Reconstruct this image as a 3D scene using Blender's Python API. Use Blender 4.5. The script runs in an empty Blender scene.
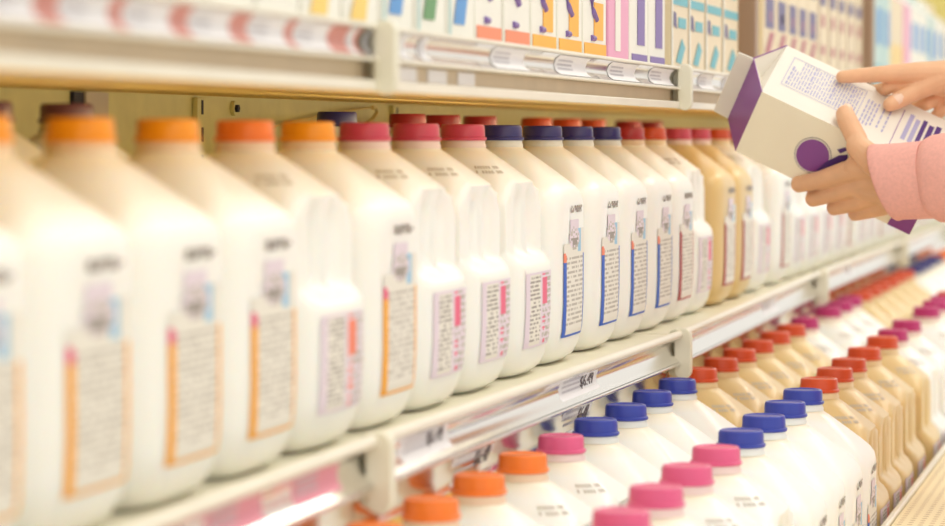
import bpy, bmesh, math, random
from mathutils import Vector, Matrix
random.seed(7)
S = bpy.context.scene
COL = S.collection
H = 1.45                      # eye height of the photographer
F = 2720.0                    # focal length for a 945 px wide picture
TH = math.atan(708 / F)       # the cooler runs away along +Y, the camera looks 14.6 degrees towards it
PH = math.radians(2.65)
FW = Vector((-math.sin(TH) * math.cos(PH), math.cos(TH) * math.cos(PH), -math.sin(PH)))
RT = Vector((math.cos(TH), math.sin(TH), 0))
UP = RT.cross(FW)
EYE = Vector((0, 0, H))

# ------------------------------------------------------------------ measuring helpers
def at(u, v, d):
    """world point seen at pixel u,v at depth d metres"""
    return EYE + FW * d + RT * ((u - 472.5) / F * d) + UP * (-(v - 263) / F * d)
def ray(u, v):
    return (FW + RT * ((u - 472.5) / F) + UP * (-(v - 263) / F))
def yat(u, L, z=0.0):
    """distance along the cooler of the point seen at column u, on the line x=-L, height z above the eye"""
    k = (u - 472.5) / F
    # RT.P = k * FW.P , P = (-L, Y, z)
    a = RT.y - k * FW.y
    b = -(RT.x * -L) + k * (FW.x * -L + FW.z * z)
    return b / a

# ------------------------------------------------------------------ materials
def mat(name, col, rough=.5, metal=0, sss=0, spec=.5, coat=0, alpha=1, trans=0, emit=None):
    m = bpy.data.materials.new(name); m.use_nodes = True
    b = m.node_tree.nodes['Principled BSDF']
    b.inputs['Base Color'].default_value = (*col, 1)
    b.inputs['Roughness'].default_value = rough
    b.inputs['Metallic'].default_value = metal
    b.inputs['Specular IOR Level'].default_value = spec
    if coat: b.inputs['Coat Weight'].default_value = coat; b.inputs['Coat Roughness'].default_value = .15
    if sss:
        b.inputs['Subsurface Weight'].default_value = sss
        b.inputs['Subsurface Radius'].default_value = (.02, .012, .008)
        b.inputs['Subsurface Scale'].default_value = 1
    if trans: b.inputs['Transmission Weight'].default_value = trans
    if emit:
        b.inputs['Emission Color'].default_value = (*emit[0], 1); b.inputs['Emission Strength'].default_value = emit[1]
    return m
def noisy(m, scale, amt, bump=0, coords='Object', stretch=(1, 1, 1)):
    """slight procedural variation of the colour, and a bump"""
    nt = m.node_tree; b = nt.nodes['Principled BSDF']
    tc = nt.nodes.new('ShaderNodeTexCoord'); mp = nt.nodes.new('ShaderNodeMapping'); mp.inputs['Scale'].default_value = stretch
    n = nt.nodes.new('ShaderNodeTexNoise'); n.inputs['Scale'].default_value = scale; n.inputs['Detail'].default_value = 4
    nt.links.new(tc.outputs[coords], mp.inputs[0]); nt.links.new(mp.outputs[0], n.inputs['Vector'])
    c = list(b.inputs['Base Color'].default_value)
    r = nt.nodes.new('ShaderNodeValToRGB')
    r.color_ramp.elements[0].position = .3; r.color_ramp.elements[1].position = .7
    r.color_ramp.elements[0].color = [max(0, x * (1 - amt)) for x in c[:3]] + [1]
    r.color_ramp.elements[1].color = [min(1, x * (1 + amt)) for x in c[:3]] + [1]
    nt.links.new(n.outputs['Fac'], r.inputs[0]); nt.links.new(r.outputs[0], b.inputs['Base Color'])
    if bump:
        bp = nt.nodes.new('ShaderNodeBump'); bp.inputs['Strength'].default_value = bump; bp.inputs['Distance'].default_value = .001
        nt.links.new(n.outputs['Fac'], bp.inputs['Height']); nt.links.new(bp.outputs[0], b.inputs['Normal'])
    return m
def lin(r, g, b):
    f = lambda c: (c / 255 / 12.92) if c / 255 <= .04045 else ((c / 255 + .055) / 1.055) ** 2.4
    return (f(r), f(g), f(b))
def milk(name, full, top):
    """plastic jug: milk up to the fill line, above it empty plastic, tinted by painted-in yellow light from behind"""
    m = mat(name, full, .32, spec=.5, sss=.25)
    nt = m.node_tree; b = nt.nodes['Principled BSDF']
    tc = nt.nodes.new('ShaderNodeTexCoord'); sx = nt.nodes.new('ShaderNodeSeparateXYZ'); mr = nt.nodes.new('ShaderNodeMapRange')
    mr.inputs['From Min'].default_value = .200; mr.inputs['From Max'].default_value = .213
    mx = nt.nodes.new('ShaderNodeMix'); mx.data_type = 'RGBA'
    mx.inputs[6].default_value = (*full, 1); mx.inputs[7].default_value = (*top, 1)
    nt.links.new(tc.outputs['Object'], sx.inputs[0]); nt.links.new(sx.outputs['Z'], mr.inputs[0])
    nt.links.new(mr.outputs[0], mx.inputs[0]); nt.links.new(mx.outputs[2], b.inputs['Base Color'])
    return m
M = {}
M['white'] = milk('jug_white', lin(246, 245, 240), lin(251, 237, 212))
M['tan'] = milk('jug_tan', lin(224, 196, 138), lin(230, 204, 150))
for k, c in dict(amber=(252, 160, 20), orange=(252, 128, 42), redorange=(212, 78, 34), pink=(226, 94, 140), crimson=(208, 70, 98),
                 magenta=(186, 44, 110), navy=(54, 48, 118), blue=(52, 66, 166), darkred=(176, 42, 50), plum=(112, 66, 74)).items():
    M['cap_' + k] = noisy(mat('cap_' + k, lin(*c), .3, spec=.5), 60, .04)
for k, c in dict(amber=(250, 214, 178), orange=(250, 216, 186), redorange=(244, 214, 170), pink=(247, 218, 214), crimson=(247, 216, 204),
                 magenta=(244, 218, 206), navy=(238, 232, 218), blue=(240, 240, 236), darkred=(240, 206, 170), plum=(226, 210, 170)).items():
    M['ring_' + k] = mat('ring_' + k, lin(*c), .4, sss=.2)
M['orangebar'] = mat('label_orange', lin(246, 170, 40), .5)
M['bluebar'] = mat('label_blue', lin(34, 92, 196), .5)
M['redbar'] = mat('label_red', lin(178, 52, 56), .5)
M['pinkbar'] = mat('label_pink', lin(232, 96, 132), .5)
M['salmon'] = mat('label_salmon', lin(240, 130, 100), .5)
M['lilac'] = mat('label_lilac', lin(228, 214, 226), .5)
M['paper'] = mat('label_paper', lin(232, 228, 218), .5)
M['ink'] = mat('label_ink', lin(188, 181, 172), .6)
M['inkdark'] = mat('label_ink_dark', lin(156, 148, 142), .6)
M['sky'] = mat('label_sky', lin(150, 196, 226), .5)
M['dateink'] = mat('date_ink', lin(196, 188, 176), .6)
M['chrome'] = noisy(mat('brushed_metal', (.80, .78, .75), .16, 1), 9, .05, stretch=(1, .05, 1))
M['whitemetal'] = noisy(mat('white_enamel', lin(236, 230, 214), .3, spec=.5), 14, .03)
M['shelf'] = noisy(mat('shelf_enamel', lin(238, 232, 208), .4), 14, .03)
M['beige'] = noisy(mat('beige_recess', lin(206, 188, 160), .5), 20, .05)
M['plastic'] = noisy(mat('cream_plastic', lin(232, 228, 208), .35), 20, .03)
M['yellow'] = noisy(mat('yellow_enamel', lin(246, 214, 130), .4), 14, .05)
M['olive'] = noisy(mat('olive_panel', lin(222, 210, 138), .5), 30, .06)
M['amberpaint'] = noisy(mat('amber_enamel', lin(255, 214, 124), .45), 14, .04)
M['dark'] = mat('dark_slot', lin(34, 22, 40), .6)
M['wire'] = mat('yellow_cable', lin(226, 196, 110), .4)
M['tag'] = mat('tag_paper', lin(240, 238, 240), .45)
M['tagink'] = mat('tag_ink', lin(104, 94, 98), .6)
M['taggrey'] = mat('tag_grey', lin(206, 202, 208), .6)
M['strippink'] = mat('strip_pink', lin(232, 150, 168), .5)
M['rose'] = mat('rose_reflection', lin(216, 150, 140), .5)
M['striprose'] = mat('strip_rose', lin(222, 172, 168), .5)
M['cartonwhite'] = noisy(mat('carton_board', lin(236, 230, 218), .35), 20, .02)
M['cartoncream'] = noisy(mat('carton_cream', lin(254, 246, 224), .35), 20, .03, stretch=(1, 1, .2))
M['purple'] = mat('carton_purple', lin(140, 76, 156), .3)
M['violet'] = mat('carton_violet', lin(84, 56, 130), .3)
M['lavender'] = mat('carton_lavender', lin(176, 172, 208), .4)
M['goldboard'] = mat('carton_gold', lin(222, 184, 128), .4)
M['greyline'] = mat('carton_greyline', lin(170, 165, 160), .4)
for k, c in dict(c_white=(238, 236, 226), c_yellow=(244, 208, 110), c_blue=(84, 150, 214), c_green=(96, 150, 96), c_teal=(104, 182, 196), c_pink=(232, 164, 196),
                 c_violet=(128, 104, 172), c_gold=(250, 180, 50), c_coral=(240, 140, 100), c_navy=(106, 98, 142), c_red=(186, 108, 118), c_cream=(232, 216, 186),
                 c_aqua=(190, 216, 214), c_brown=(160, 132, 110)).items():
    M[k] = mat('front_' + k[2:], lin(*c), .45)
M['skin'] = noisy(mat('skin', lin(232, 184, 146), .45, sss=.15, spec=.35), 45, .05, bump=.15)
M['nail'] = mat('nail', lin(240, 208, 186), .28)
M['shirt'] = noisy(mat('pink_cotton', lin(240, 180, 170), .85, spec=.2), 260, .05, bump=.5)
M['hair'] = noisy(mat('brown_hair', lin(70, 46, 34), .5), 80, .2)
M['trousers'] = noisy(mat('grey_trousers', lin(70, 72, 84), .8), 80, .08)
M['floor'] = noisy(mat('floor_tile', lin(240, 234, 222), .3), 3, .04)
M['wallpaint'] = noisy(mat('wall_paint', lin(236, 230, 214), .7), 6, .02)
M['lamp'] = mat('tube_light', (1, 1, 1), .4, emit=((1, .95, .86), 6))
def grille_mat():
    m = mat('perforated_steel', lin(250, 232, 186), .4)
    nt = m.node_tree; b = nt.nodes['Principled BSDF']
    tc = nt.nodes.new('ShaderNodeTexCoord'); mp = nt.nodes.new('ShaderNodeMapping'); mp.inputs['Scale'].default_value = (90, 60, 1)
    fr = nt.nodes.new('ShaderNodeVectorMath'); fr.operation = 'FRACTION'
    sb = nt.nodes.new('ShaderNodeVectorMath'); sb.operation = 'SUBTRACT'; sb.inputs[1].default_value = (.5, .5, 0)
    ml = nt.nodes.new('ShaderNodeVectorMath'); ml.operation = 'MULTIPLY'; ml.inputs[1].default_value = (1, 1, 0)
    ln = nt.nodes.new('ShaderNodeVectorMath'); ln.operation = 'LENGTH'
    lt = nt.nodes.new('ShaderNodeMath'); lt.operation = 'LESS_THAN'; lt.inputs[1].default_value = .27
    mx = nt.nodes.new('ShaderNodeMix'); mx.data_type = 'RGBA'
    mx.inputs[6].default_value = (*lin(250, 232, 186), 1); mx.inputs[7].default_value = (*lin(212, 186, 136), 1)
    L = nt.links.new
    L(tc.outputs['Object'], mp.inputs[0]); L(mp.outputs[0], fr.inputs[0]); L(fr.outputs[0], sb.inputs[0]); L(sb.outputs[0], ml.inputs[0])
    L(ml.outputs[0], ln.inputs[0]); L(ln.outputs['Value'], lt.inputs[0]); L(lt.outputs[0], mx.inputs[0]); L(mx.outputs[2], b.inputs['Base Color'])
    return m
M['grille'] = grille_mat()

# ------------------------------------------------------------------ mesh helpers
class MB:
    def __init__(s): s.v = []; s.f = []; s.m = []; s.mats = []
    def mi(s, k):
        if k not in s.mats: s.mats.append(k)
        return s.mats.index(k)
    def add(s, vs, fs, k):
        b = len(s.v); s.v += [tuple(x) for x in vs]; i = s.mi(k)
        for f in fs: s.f.append([b + q for q in f]); s.m.append(i)
    def box(s, x0, x1, y0, y1, z0, z1, k):
        vs = [(x, y, z) for x in (x0, x1) for y in (y0, y1) for z in (z0, z1)]
        s.add(vs, [(0, 1, 3, 2), (4, 6, 7, 5), (0, 4, 5, 1), (2, 3, 7, 6), (0, 2, 6, 4), (1, 5, 7, 3)], k)
    def prism(s, pts, y0, y1, k):
        """closed x,z outline swept from y0 to y1"""
        n = len(pts)
        vs = [(x, y0, z) for x, z in pts] + [(x, y1, z) for x, z in pts]
        s.add(vs, [(i, (i + 1) % n, n + (i + 1) % n, n + i) for i in range(n)] + [tuple(range(n - 1, -1, -1)), tuple(range(n, 2 * n))], k)
    def strip(s, pts, y0, y1, k, t=.0012):
        """thin bent sheet: outline pts in x,z with thickness t"""
        back = [(x - t, z) for x, z in pts][::-1]
        s.prism(pts + back, y0, y1, k)
    def tube(s, pts, r, k, n=10, cap=True):
        rings = []
        P = [Vector(p) for p in pts]
        for i, p in enumerate(P):
            d = (P[min(i + 1, len(P) - 1)] - P[max(i - 1, 0)]).normalized()
            a = d.cross(Vector((0, 0, 1)))
            if a.length < 1e-3: a = d.cross(Vector((1, 0, 0)))
            a.normalize(); b = d.cross(a)
            rr = r[i] if isinstance(r, (list, tuple)) else r
            rings.append([p + (a * math.cos(q * math.tau / n) + b * math.sin(q * math.tau / n)) * rr for q in range(n)])
        vs = [v for ring in rings for v in ring]; fs = []
        for i in range(len(P) - 1):
            for q in range(n): fs.append((i * n + q, i * n + (q + 1) % n, (i + 1) * n + (q + 1) % n, (i + 1) * n + q))
        if cap: fs += [tuple(range(n - 1, -1, -1)), tuple(range(len(vs) - n, len(vs)))]
        s.add(vs, fs, k)
    def build(s, name, parent=None, smooth=None, bevel=0):
        me = bpy.data.meshes.new(name); me.from_pydata(s.v, [], s.f)
        for k in s.mats: me.materials.append(M[k])
        me.polygons.foreach_set('material_index', s.m)
        bm = bmesh.new(); bm.from_mesh(me); bmesh.ops.recalc_face_normals(bm, faces=bm.faces); bm.to_mesh(me); bm.free()
        if smooth is not None:
            me.polygons.foreach_set('use_smooth', [True] * len(me.polygons))
            try: me.set_sharp_from_angle(angle=math.radians(smooth))
            except Exception: pass
        me.update()
        o = bpy.data.objects.new(name, me); COL.objects.link(o); o.parent = parent
        if bevel:
            b = o.modifiers.new('b', 'BEVEL'); b.width = bevel; b.segments = 2; b.limit_method = 'ANGLE'
        return o
def tag(o, label=None, cat=None, group=None, kind=None):
    if label: o['label'] = label
    if cat: o['category'] = cat
    if group: o['group'] = group
    if kind: o['kind'] = kind
    return o
def empty(name, loc=(0, 0, 0), rz=0):
    o = bpy.data.objects.new(name, None); COL.objects.link(o); o.location = loc; o.rotation_euler.z = rz; o.empty_display_size = .05
    return o
def copy_tree(o, parent=None):
    c = o.copy(); COL.objects.link(c); c.parent = parent
    for ch in o.children: copy_tree(ch, c)
    return c

# ------------------------------------------------------------------ the milk jug
#  z, half width, superellipse exponent
PROF = [(0, .050, 4), (.002, .058, 4), (.008, .066, 4.2), (.018, .0705, 4.4), (.034, .0735, 4.6), (.06, .0742, 5.2), (.09, .0742, 5.4), (.115, .0742, 5.4),
        (.138, .0742, 5.4), (.150, .0741, 5.4), (.158, .0738, 5.4), (.166, .0722, 5.2), (.172, .0682, 5.0), (.180, .0598, 4.6), (.190, .0482, 4.0), (.2000, .0362, 3.2), (.2070, .0278, 2.4), (.2110, .0222, 2), (.2150, .0202, 2), (.221, .0197, 2)]
def prof(z):
    for (z0, a0, p0), (z1, a1, p1) in zip(PROF, PROF[1:]):
        if z0 <= z <= z1:
            t = (z - z0) / (z1 - z0); return a0 + (a1 - a0) * t, p0 + (p1 - p0) * t
    return PROF[-1][1:]
def sstep(a, b, x):
    t = min(1, max(0, (x - a) / (b - a))); return t * t * (3 - 2 * t)
def jr(ang, z):
    """radius of the jug at an angle (handle side is angle 0)"""
    a, p = prof(z)
    c, s = abs(math.cos(ang)), abs(math.sin(ang))
    r = a / (c ** p + s ** p) ** (1 / p)
    d = abs((ang + math.pi) % math.tau - math.pi)
    if d < 1.4:
        xf = .0745 - .0155 * sstep(.099, .119, z) + .02 * sstep(.172, .19, z)
        r = min(r, xf / math.cos(d))
    w = sstep(.13, .24, d) * (1 - sstep(.42, .60, d))
    v = sstep(.108, .126, z) * (1 - sstep(.160, .178, z))
    return r - .007 * w * v
def jug_mesh():
    b = MB(); n = 72; zs = []
    for (z0, *_), (z1, *_) in zip(PROF, PROF[1:]):
        k = 1 if z1 - z0 < .009 else (2 if z1 - z0 < .02 else 5)
        zs += [z0 + (z1 - z0) * i / k for i in range(k)]
    zs.append(PROF[-1][0])
    vs = []
    for z in zs:
        for q in range(n):
            a = math.tau * q / n; r = jr(a, z); vs.append((r * math.cos(a), r * math.sin(a), z))
    fs = [(i * n + q, i * n + (q + 1) % n, (i + 1) * n + (q + 1) % n, (i + 1) * n + q) for i in range(len(zs) - 1) for q in range(n)]
    fs += [tuple(range(n - 1, -1, -1)), tuple(range(len(vs) - n, len(vs)))]
    return b, vs, fs
def handle_pts():
    return [(.036, 0, .181), (.043, 0, .175), (.0485, 0, .166), (.0505, 0, .155), (.0508, 0, .142), (.0508, 0, .128), (.0512, 0, .116), (.052, 0, .106)]
PROTO = {}
def part_mesh(key, fn):
    if key not in PROTO: PROTO[key] = fn()
    return PROTO[key]
def link(name, me, parent, label=None, rz=0):
    o = bpy.data.objects.new(name, me); COL.objects.link(o); o.parent = parent; o.rotation_euler.z = rz
    if label: o['label'] = label
    return o
def tomesh(mb, name, smooth):
    o = mb.build(name, None, smooth); me = o.data; bpy.data.objects.remove(o); return me
def m_body(k):
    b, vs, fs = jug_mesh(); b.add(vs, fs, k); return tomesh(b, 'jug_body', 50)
def m_handle(k):
    b = MB(); b.tube(handle_pts(), [.009, .0098, .0100, .0100, .0098, .0098, .0100, .0100], k, 16); return tomesh(b, 'jug_handle', 60)
def m_cap(c):
    b = MB(); n = 72; rings = []
    prf = [(.0218, .2188, 0), (.0225, .2200, 0), (.0223, .2216, 0), (.0208, .2224, 0), (.0206, .2228, 1), (.0202, .2314, 1), (.0197, .2332, 0), (.0187, .2339, 0), (.0170, .2336, 0), (.0160, .2328, 0), (.006, .2326, 0)]
    vs = []
    for r, z, kn in prf:
        for q in range(n):
            a = math.tau * q / n; rr = r + (.00028 if kn and q % 2 else 0); vs.append((rr * math.cos(a), rr * math.sin(a), z))
    fs = [(i * n + q, i * n + (q + 1) % n, (i + 1) * n + (q + 1) % n, (i + 1) * n + q) for i in range(len(prf) - 1) for q in range(n)]
    fs += [tuple(range(n - 1, -1, -1)), tuple(range(len(vs) - n, len(vs)))]
    b.add(vs, fs, 'cap_' + c); return tomesh(b, 'jug_cap', 35)
def m_ring(c):
    b = MB(); n = 40; prf = [(.0196, .2110), (.0216, .2120), (.0220, .2140), (.0210, .2160), (.0208, .2190)]
    vs = []
    for r, z in prf:
        for q in range(n): a = math.tau * q / n; vs.append((r * math.cos(a), r * math.sin(a), z))
    fs = [(i * n + q, i * n + (q + 1) % n, (i + 1) * n + (q + 1) % n, (i + 1) * n + q) for i in range(len(prf) - 1) for q in range(n)]
    fs += [tuple(range(n - 1, -1, -1)), tuple(range(len(vs) - n, len(vs)))]
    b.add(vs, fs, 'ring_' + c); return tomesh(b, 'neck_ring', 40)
def sheet(b, y0, y1, z0, z1, nx, nz, pick, face=0, eps=.0007):
    """sheet hugging the jug wall; face 0 = handle side, pi = the opposite side"""
    def P(y, z):
        a, p = prof(z); x = a * (1 - min(.999, abs(y / a)) ** p) ** (1 / p)
        ang = math.atan2(y, x) + face; 
        r = math.hypot(x, y)
        if face == 0: r = min(r, jr(ang, z))
        r += eps
        return (r * math.cos(ang), r * math.sin(ang), z)
    for i in range(nz):
        for j in range(nx):
            za, zb = z0 + (z1 - z0) * i / nz, z0 + (z1 - z0) * (i + 1) / nz
            ya, yb = y0 + (y1 - y0) * j / nx, y0 + (y1 - y0) * (j + 1) / nx
            k = pick(j, i)
            if k: b.add([P(ya, za), P(yb, za), P(yb, zb), P(ya, zb)], [(0, 1, 2, 3)], k)
def m_label(kind):
    rnd = random.Random(kind); b = MB()
    if kind in ('orange', 'blue', 'red'):
        bar = kind + 'bar'; nx, nz = 26, 56
        words = [[rnd.random() < .72 for _ in range(nx)] for _ in range(nz)]
        tip = {'orange': 'pinkbar', 'blue': 'salmon', 'red': 'redbar'}[kind]
        def pick(j, i):
            t = i / nz
            if i > nz - 4: return 'inkdark' if (words[i][j] and 7 < j < 23) else None        # date above the label
            if i > nz - 6: return None
            if t < .62:
                if j <= 2: return bar if t < .57 else tip
                if j >= nz * 0 + nx - 2: return bar if t > .12 else bar
                if i < 1: return bar
                return 'ink' if (i % 2 and words[i][j] and i > 3) else 'paper'
            if t < .64: return 'paper' if j > 1 else tip
            d = ((j - 12) / 6.5) ** 2 + ((t - .74) / .085) ** 2     # picture of a cow's head in grey
            if d < 1: return 'inkdark' if d < .25 + .4 * rnd.random() and t < .75 else ('ink' if rnd.random() < .35 else 'lilac')
            if j >= 17 and t < .82: return 'sky' if j < 21 else 'paper'
            if t < .70: return 'paper'
            return 'lilac' if abs(j - 12) < 6 and t < .88 else None
        # seen from the aisle the bar is on the side of the shopper walking up
        sheet(b, .045, -.045, .027, .155, nx, nz, lambda j, i: pick(nx - 1 - j, i), face=math.pi)
    else:
        acc = {'lilac': 'pinkbar', 'salmon': 'salmon'}[kind]; nx, nz = 26, 36
        words = [[rnd.random() < .66 for _ in range(nx)] for _ in range(nz)]
        def pick(j, i):
            if i == 0 or i == nz - 1 or j == 0 or j == nx - 1: return 'lilac'
            if 3 <= j <= 12: return 'inkdark' if (i % 2 and words[i][j] and 2 < i < nz - 2) else 'paper'
            if 15 <= j <= 19 and nz * .55 < i < nz * .9: return acc
            if 15 <= j <= 24: return (acc if (j < 18 and words[i][3]) else 'ink') if (i % 3 and words[i][j]) else 'lilac'
            return 'lilac'
        sheet(b, -.050, .050, .028, .097, nx, nz, pick, face=0)
    return tomesh(b, 'product_label', None)
def m_date(side):
    """two short rows of printed date on the shoulder"""
    rnd = random.Random(5); b = MB(); a0 = math.radians(-48) + (math.pi if side else 0)
    for row in range(2):
        for j in range(10):
            if rnd.random() < .2: continue
            z0 = .1930 - row * .0042; z1 = z0 + .0026
            a1 = a0 + (j - 5) * .050; a2 = a1 + .032
            q = [((jr(a, z) + .0006) * math.cos(a), (jr(a, z) + .0006) * math.sin(a), z) for a, z in ((a1, z0), (a2, z0), (a2, z1), (a1, z1))]
            b.add(q, [(0, 1, 2, 3)], 'dateink')
    return tomesh(b, 'printed_date', None)
def make_jug(cap, body, lab, detail=2):
    """one jug standing at the origin, its printed face turned to the aisle (+X)"""
    t = empty('milk_jug')
    hs = lab in ('lilac', 'salmon')
    rz = 0 if hs else math.pi       # handle to the aisle or to the back
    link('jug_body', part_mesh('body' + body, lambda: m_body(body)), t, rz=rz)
    if detail > 0:
        link('handle', part_mesh('handle' + body, lambda: m_handle(body)), t, rz=rz)
    link('cap', part_mesh('cap' + cap, lambda: m_cap(cap)), t, NAMEC[cap] + ' screw cap', rz=random.uniform(0, 1))
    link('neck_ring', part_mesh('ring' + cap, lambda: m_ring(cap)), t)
    if detail > 0:
        link('product_label', part_mesh('label' + lab, lambda: m_label(lab)), t, NAMEL[lab], rz=rz)
    if detail > 1 and hs:
        link('printed_date', part_mesh('date%d' % hs, lambda: m_date(not hs)), t, rz=rz)
    return t
NAMEC = dict(amber='amber', orange='orange', redorange='orange-red', pink='pink', crimson='crimson', magenta='magenta', navy='navy', blue='blue', darkred='dark red', plum='plum brown')
NAMEL = dict(orange='tall label with orange edge', blue='tall label with blue edge', red='tall label with dark red edge', lilac='low lilac label with pink block', salmon='low pale label with salmon block')
ORD = ['', 'first', 'second', 'third', 'fourth', 'fifth', 'sixth', 'seventh', 'eighth', 'ninth', 'tenth', 'eleventh', 'twelfth', 'thirteenth', 'fourteenth', 'fifteenth', 'sixteenth',
       'seventeenth', 'eighteenth', 'nineteenth', 'twentieth']
NUM = ['', 'one', 'two', 'three', 'four', 'five', 'six', 'seven', 'eight', 'nine', 'ten']
PR = {}
def jug(cap, body, lab, detail):
    k = (cap, body, lab, detail)
    if k not in PR: PR[k] = make_jug(cap, body, lab, detail); return PR[k]
    return copy_tree(PR[k])
def relax(ts, gap):
    """keep the order and a real distance between neighbours"""
    ts = list(ts)
    for _ in range(4000):
        mv = 0
        for i in range(len(ts) - 1):
            d = ts[i + 1] - ts[i]
            if d < gap - 1e-5:
                e = (gap - d) / 2; ts[i] -= e; ts[i + 1] += e; mv = max(mv, e)
        if mv < 1e-6: break
    return ts
def place_row(seq, L, base, ztop, rowname, group, gap=.1492, wy=1):
    """seq: (column of the cap in the photograph, cap, body, label)"""
    ys = relax([yat(s[0], L, ztop) for s in seq], gap)
    seen = {}
    for i, (u, cap, body, lab) in enumerate(seq):
        t = jug(cap, body, lab, 2 if ys[i] < 4.6 else 1)
        t.location = (-L + random.uniform(-.0012, .0012), ys[i], H + base)
        seen[cap] = seen.get(cap, 0) + 1
        if wy != 1:
            for ch in t.children:
                if not ch.name.startswith(('cap', 'neck')): ch.scale.y = wy
        else:
            for ch in t.children: ch.scale.y = 1
        tag(t, '%s milk jug with %s cap, %s such from left, %s' % (body, NAMEC[cap], ORD[seen[cap]], rowname), 'milk jug', group)

W_, T_ = 'white', 'tan'
BASE = -.222
upper = [(-112, 'orange', W_, 'orange'), (-37, 'amber', W_, 'orange'), (78, 'amber', W_, 'orange'), (155, 'amber', W_, 'orange'), (245, 'orange', W_, 'salmon'), (310, 'amber', W_, 'orange'),
         (365, 'crimson', W_, 'lilac'), (417, 'crimson', W_, 'lilac'), (463, 'crimson', W_, 'lilac'), (502, 'navy', W_, 'blue'), (543, 'navy', W_, 'blue'), (575, 'navy', W_, 'blue'),
         (603, 'navy', W_, 'blue'), (628, 'darkred', W_, 'red'), (648, 'redorange', W_, 'lilac'), (676, 'crimson', T_, 'red'), (696, 'crimson', T_, 'red'), (716, 'redorange', W_, 'lilac'),
         (738, 'crimson', W_, 'red'), (755, 'crimson', W_, 'lilac'), (770, 'redorange', W_, 'lilac'), (785, 'crimson', W_, 'lilac'), (799, 'crimson', W_, 'lilac'), (812, 'redorange', W_, 'red'),
         (824, 'redorange', W_, 'lilac'), (835, 'crimson', W_, 'lilac'), (846, 'crimson', W_, 'red'), (856, 'crimson', W_, 'lilac'), (866, 'redorange', W_, 'red'), (875, 'redorange', W_, 'lilac'),
         (884, 'crimson', W_, 'lilac'), (892, 'crimson', W_, 'red'), (900, 'crimson', W_, 'lilac'), (908, 'redorange', W_, 'red'), (915, 'redorange', W_, 'lilac'), (922, 'crimson', W_, 'lilac'),
         (929, 'crimson', W_, 'red'), (935, 'crimson', W_, 'lilac'), (941, 'redorange', W_, 'lilac'), (947, 'redorange', W_, 'red')]
place_row(upper, .65, BASE, .005, 'front row of middle shelf', 'milk jugs in the front row of the middle shelf')
rear = [(-3, 'plum', W_, 'red'), (56, 'plum', W_, 'red'), (338, 'navy', W_, 'blue'), (410, 'darkred', W_, 'red'), (440, 'darkred', W_, 'red'), (480, 'darkred', W_, 'red'),
        (537, 'redorange', W_, 'red'), (566, 'redorange', W_, 'red'), (592, 'redorange', W_, 'red'), (628, 'darkred', W_, 'red'), (650, 'darkred', W_, 'red')]
place_row(rear, .835, BASE + .014, .02, 'rear row of middle shelf', 'milk jugs in the rear row of the middle shelf')
lowA = [(380, 'orange', W_, 'salmon'), (433, 'orange', W_, 'salmon'), (481, 'orange', W_, 'salmon'), (520, 'orange', W_, 'salmon'), (561, 'pink', W_, 'lilac'),
        (593, 'blue', W_, 'blue'), (625, 'blue', W_, 'blue'), (654, 'blue', W_, 'blue'), (681, 'blue', W_, 'blue')] + \
       [(u, 'redorange', T_, 'salmon') for u in (700, 718, 736, 758, 776, 790)] + [(u, 'magenta', W_, 'lilac') for u in (805, 829, 840, 850)] + \
       [(u, 'redorange', T_, 'salmon') for u in (858, 869, 878, 887, 896, 904)] + [(u, 'navy', W_, 'blue') for u in (913, 920, 927, 934)] + \
       [(u, 'orange', W_, 'salmon') for u in (941, 948)]
LB = -.265 - .234
place_row(lowA, .532, LB, -.27, 'back row of lower bin', 'milk jugs in the back row of the lower bin', .1455, .97)
lowB = [(u, 'pink', W_, 'lilac') for u in (625, 657, 693, 722)] + [(u, 'blue', W_, 'blue') for u in (738, 762, 782, 807)] + \
       [(u, 'redorange', T_, 'salmon') for u in (818, 832, 846, 865, 882)] + [(u, 'magenta', W_, 'lilac') for u in (892, 906, 926, 936, 943)] + [(u, 'redorange', T_, 'salmon') for u in (949,)]
place_row(lowB, .383, LB, -.27, 'front row of lower bin', 'milk jugs in the front row of the lower bin', .137, .915)

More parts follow.
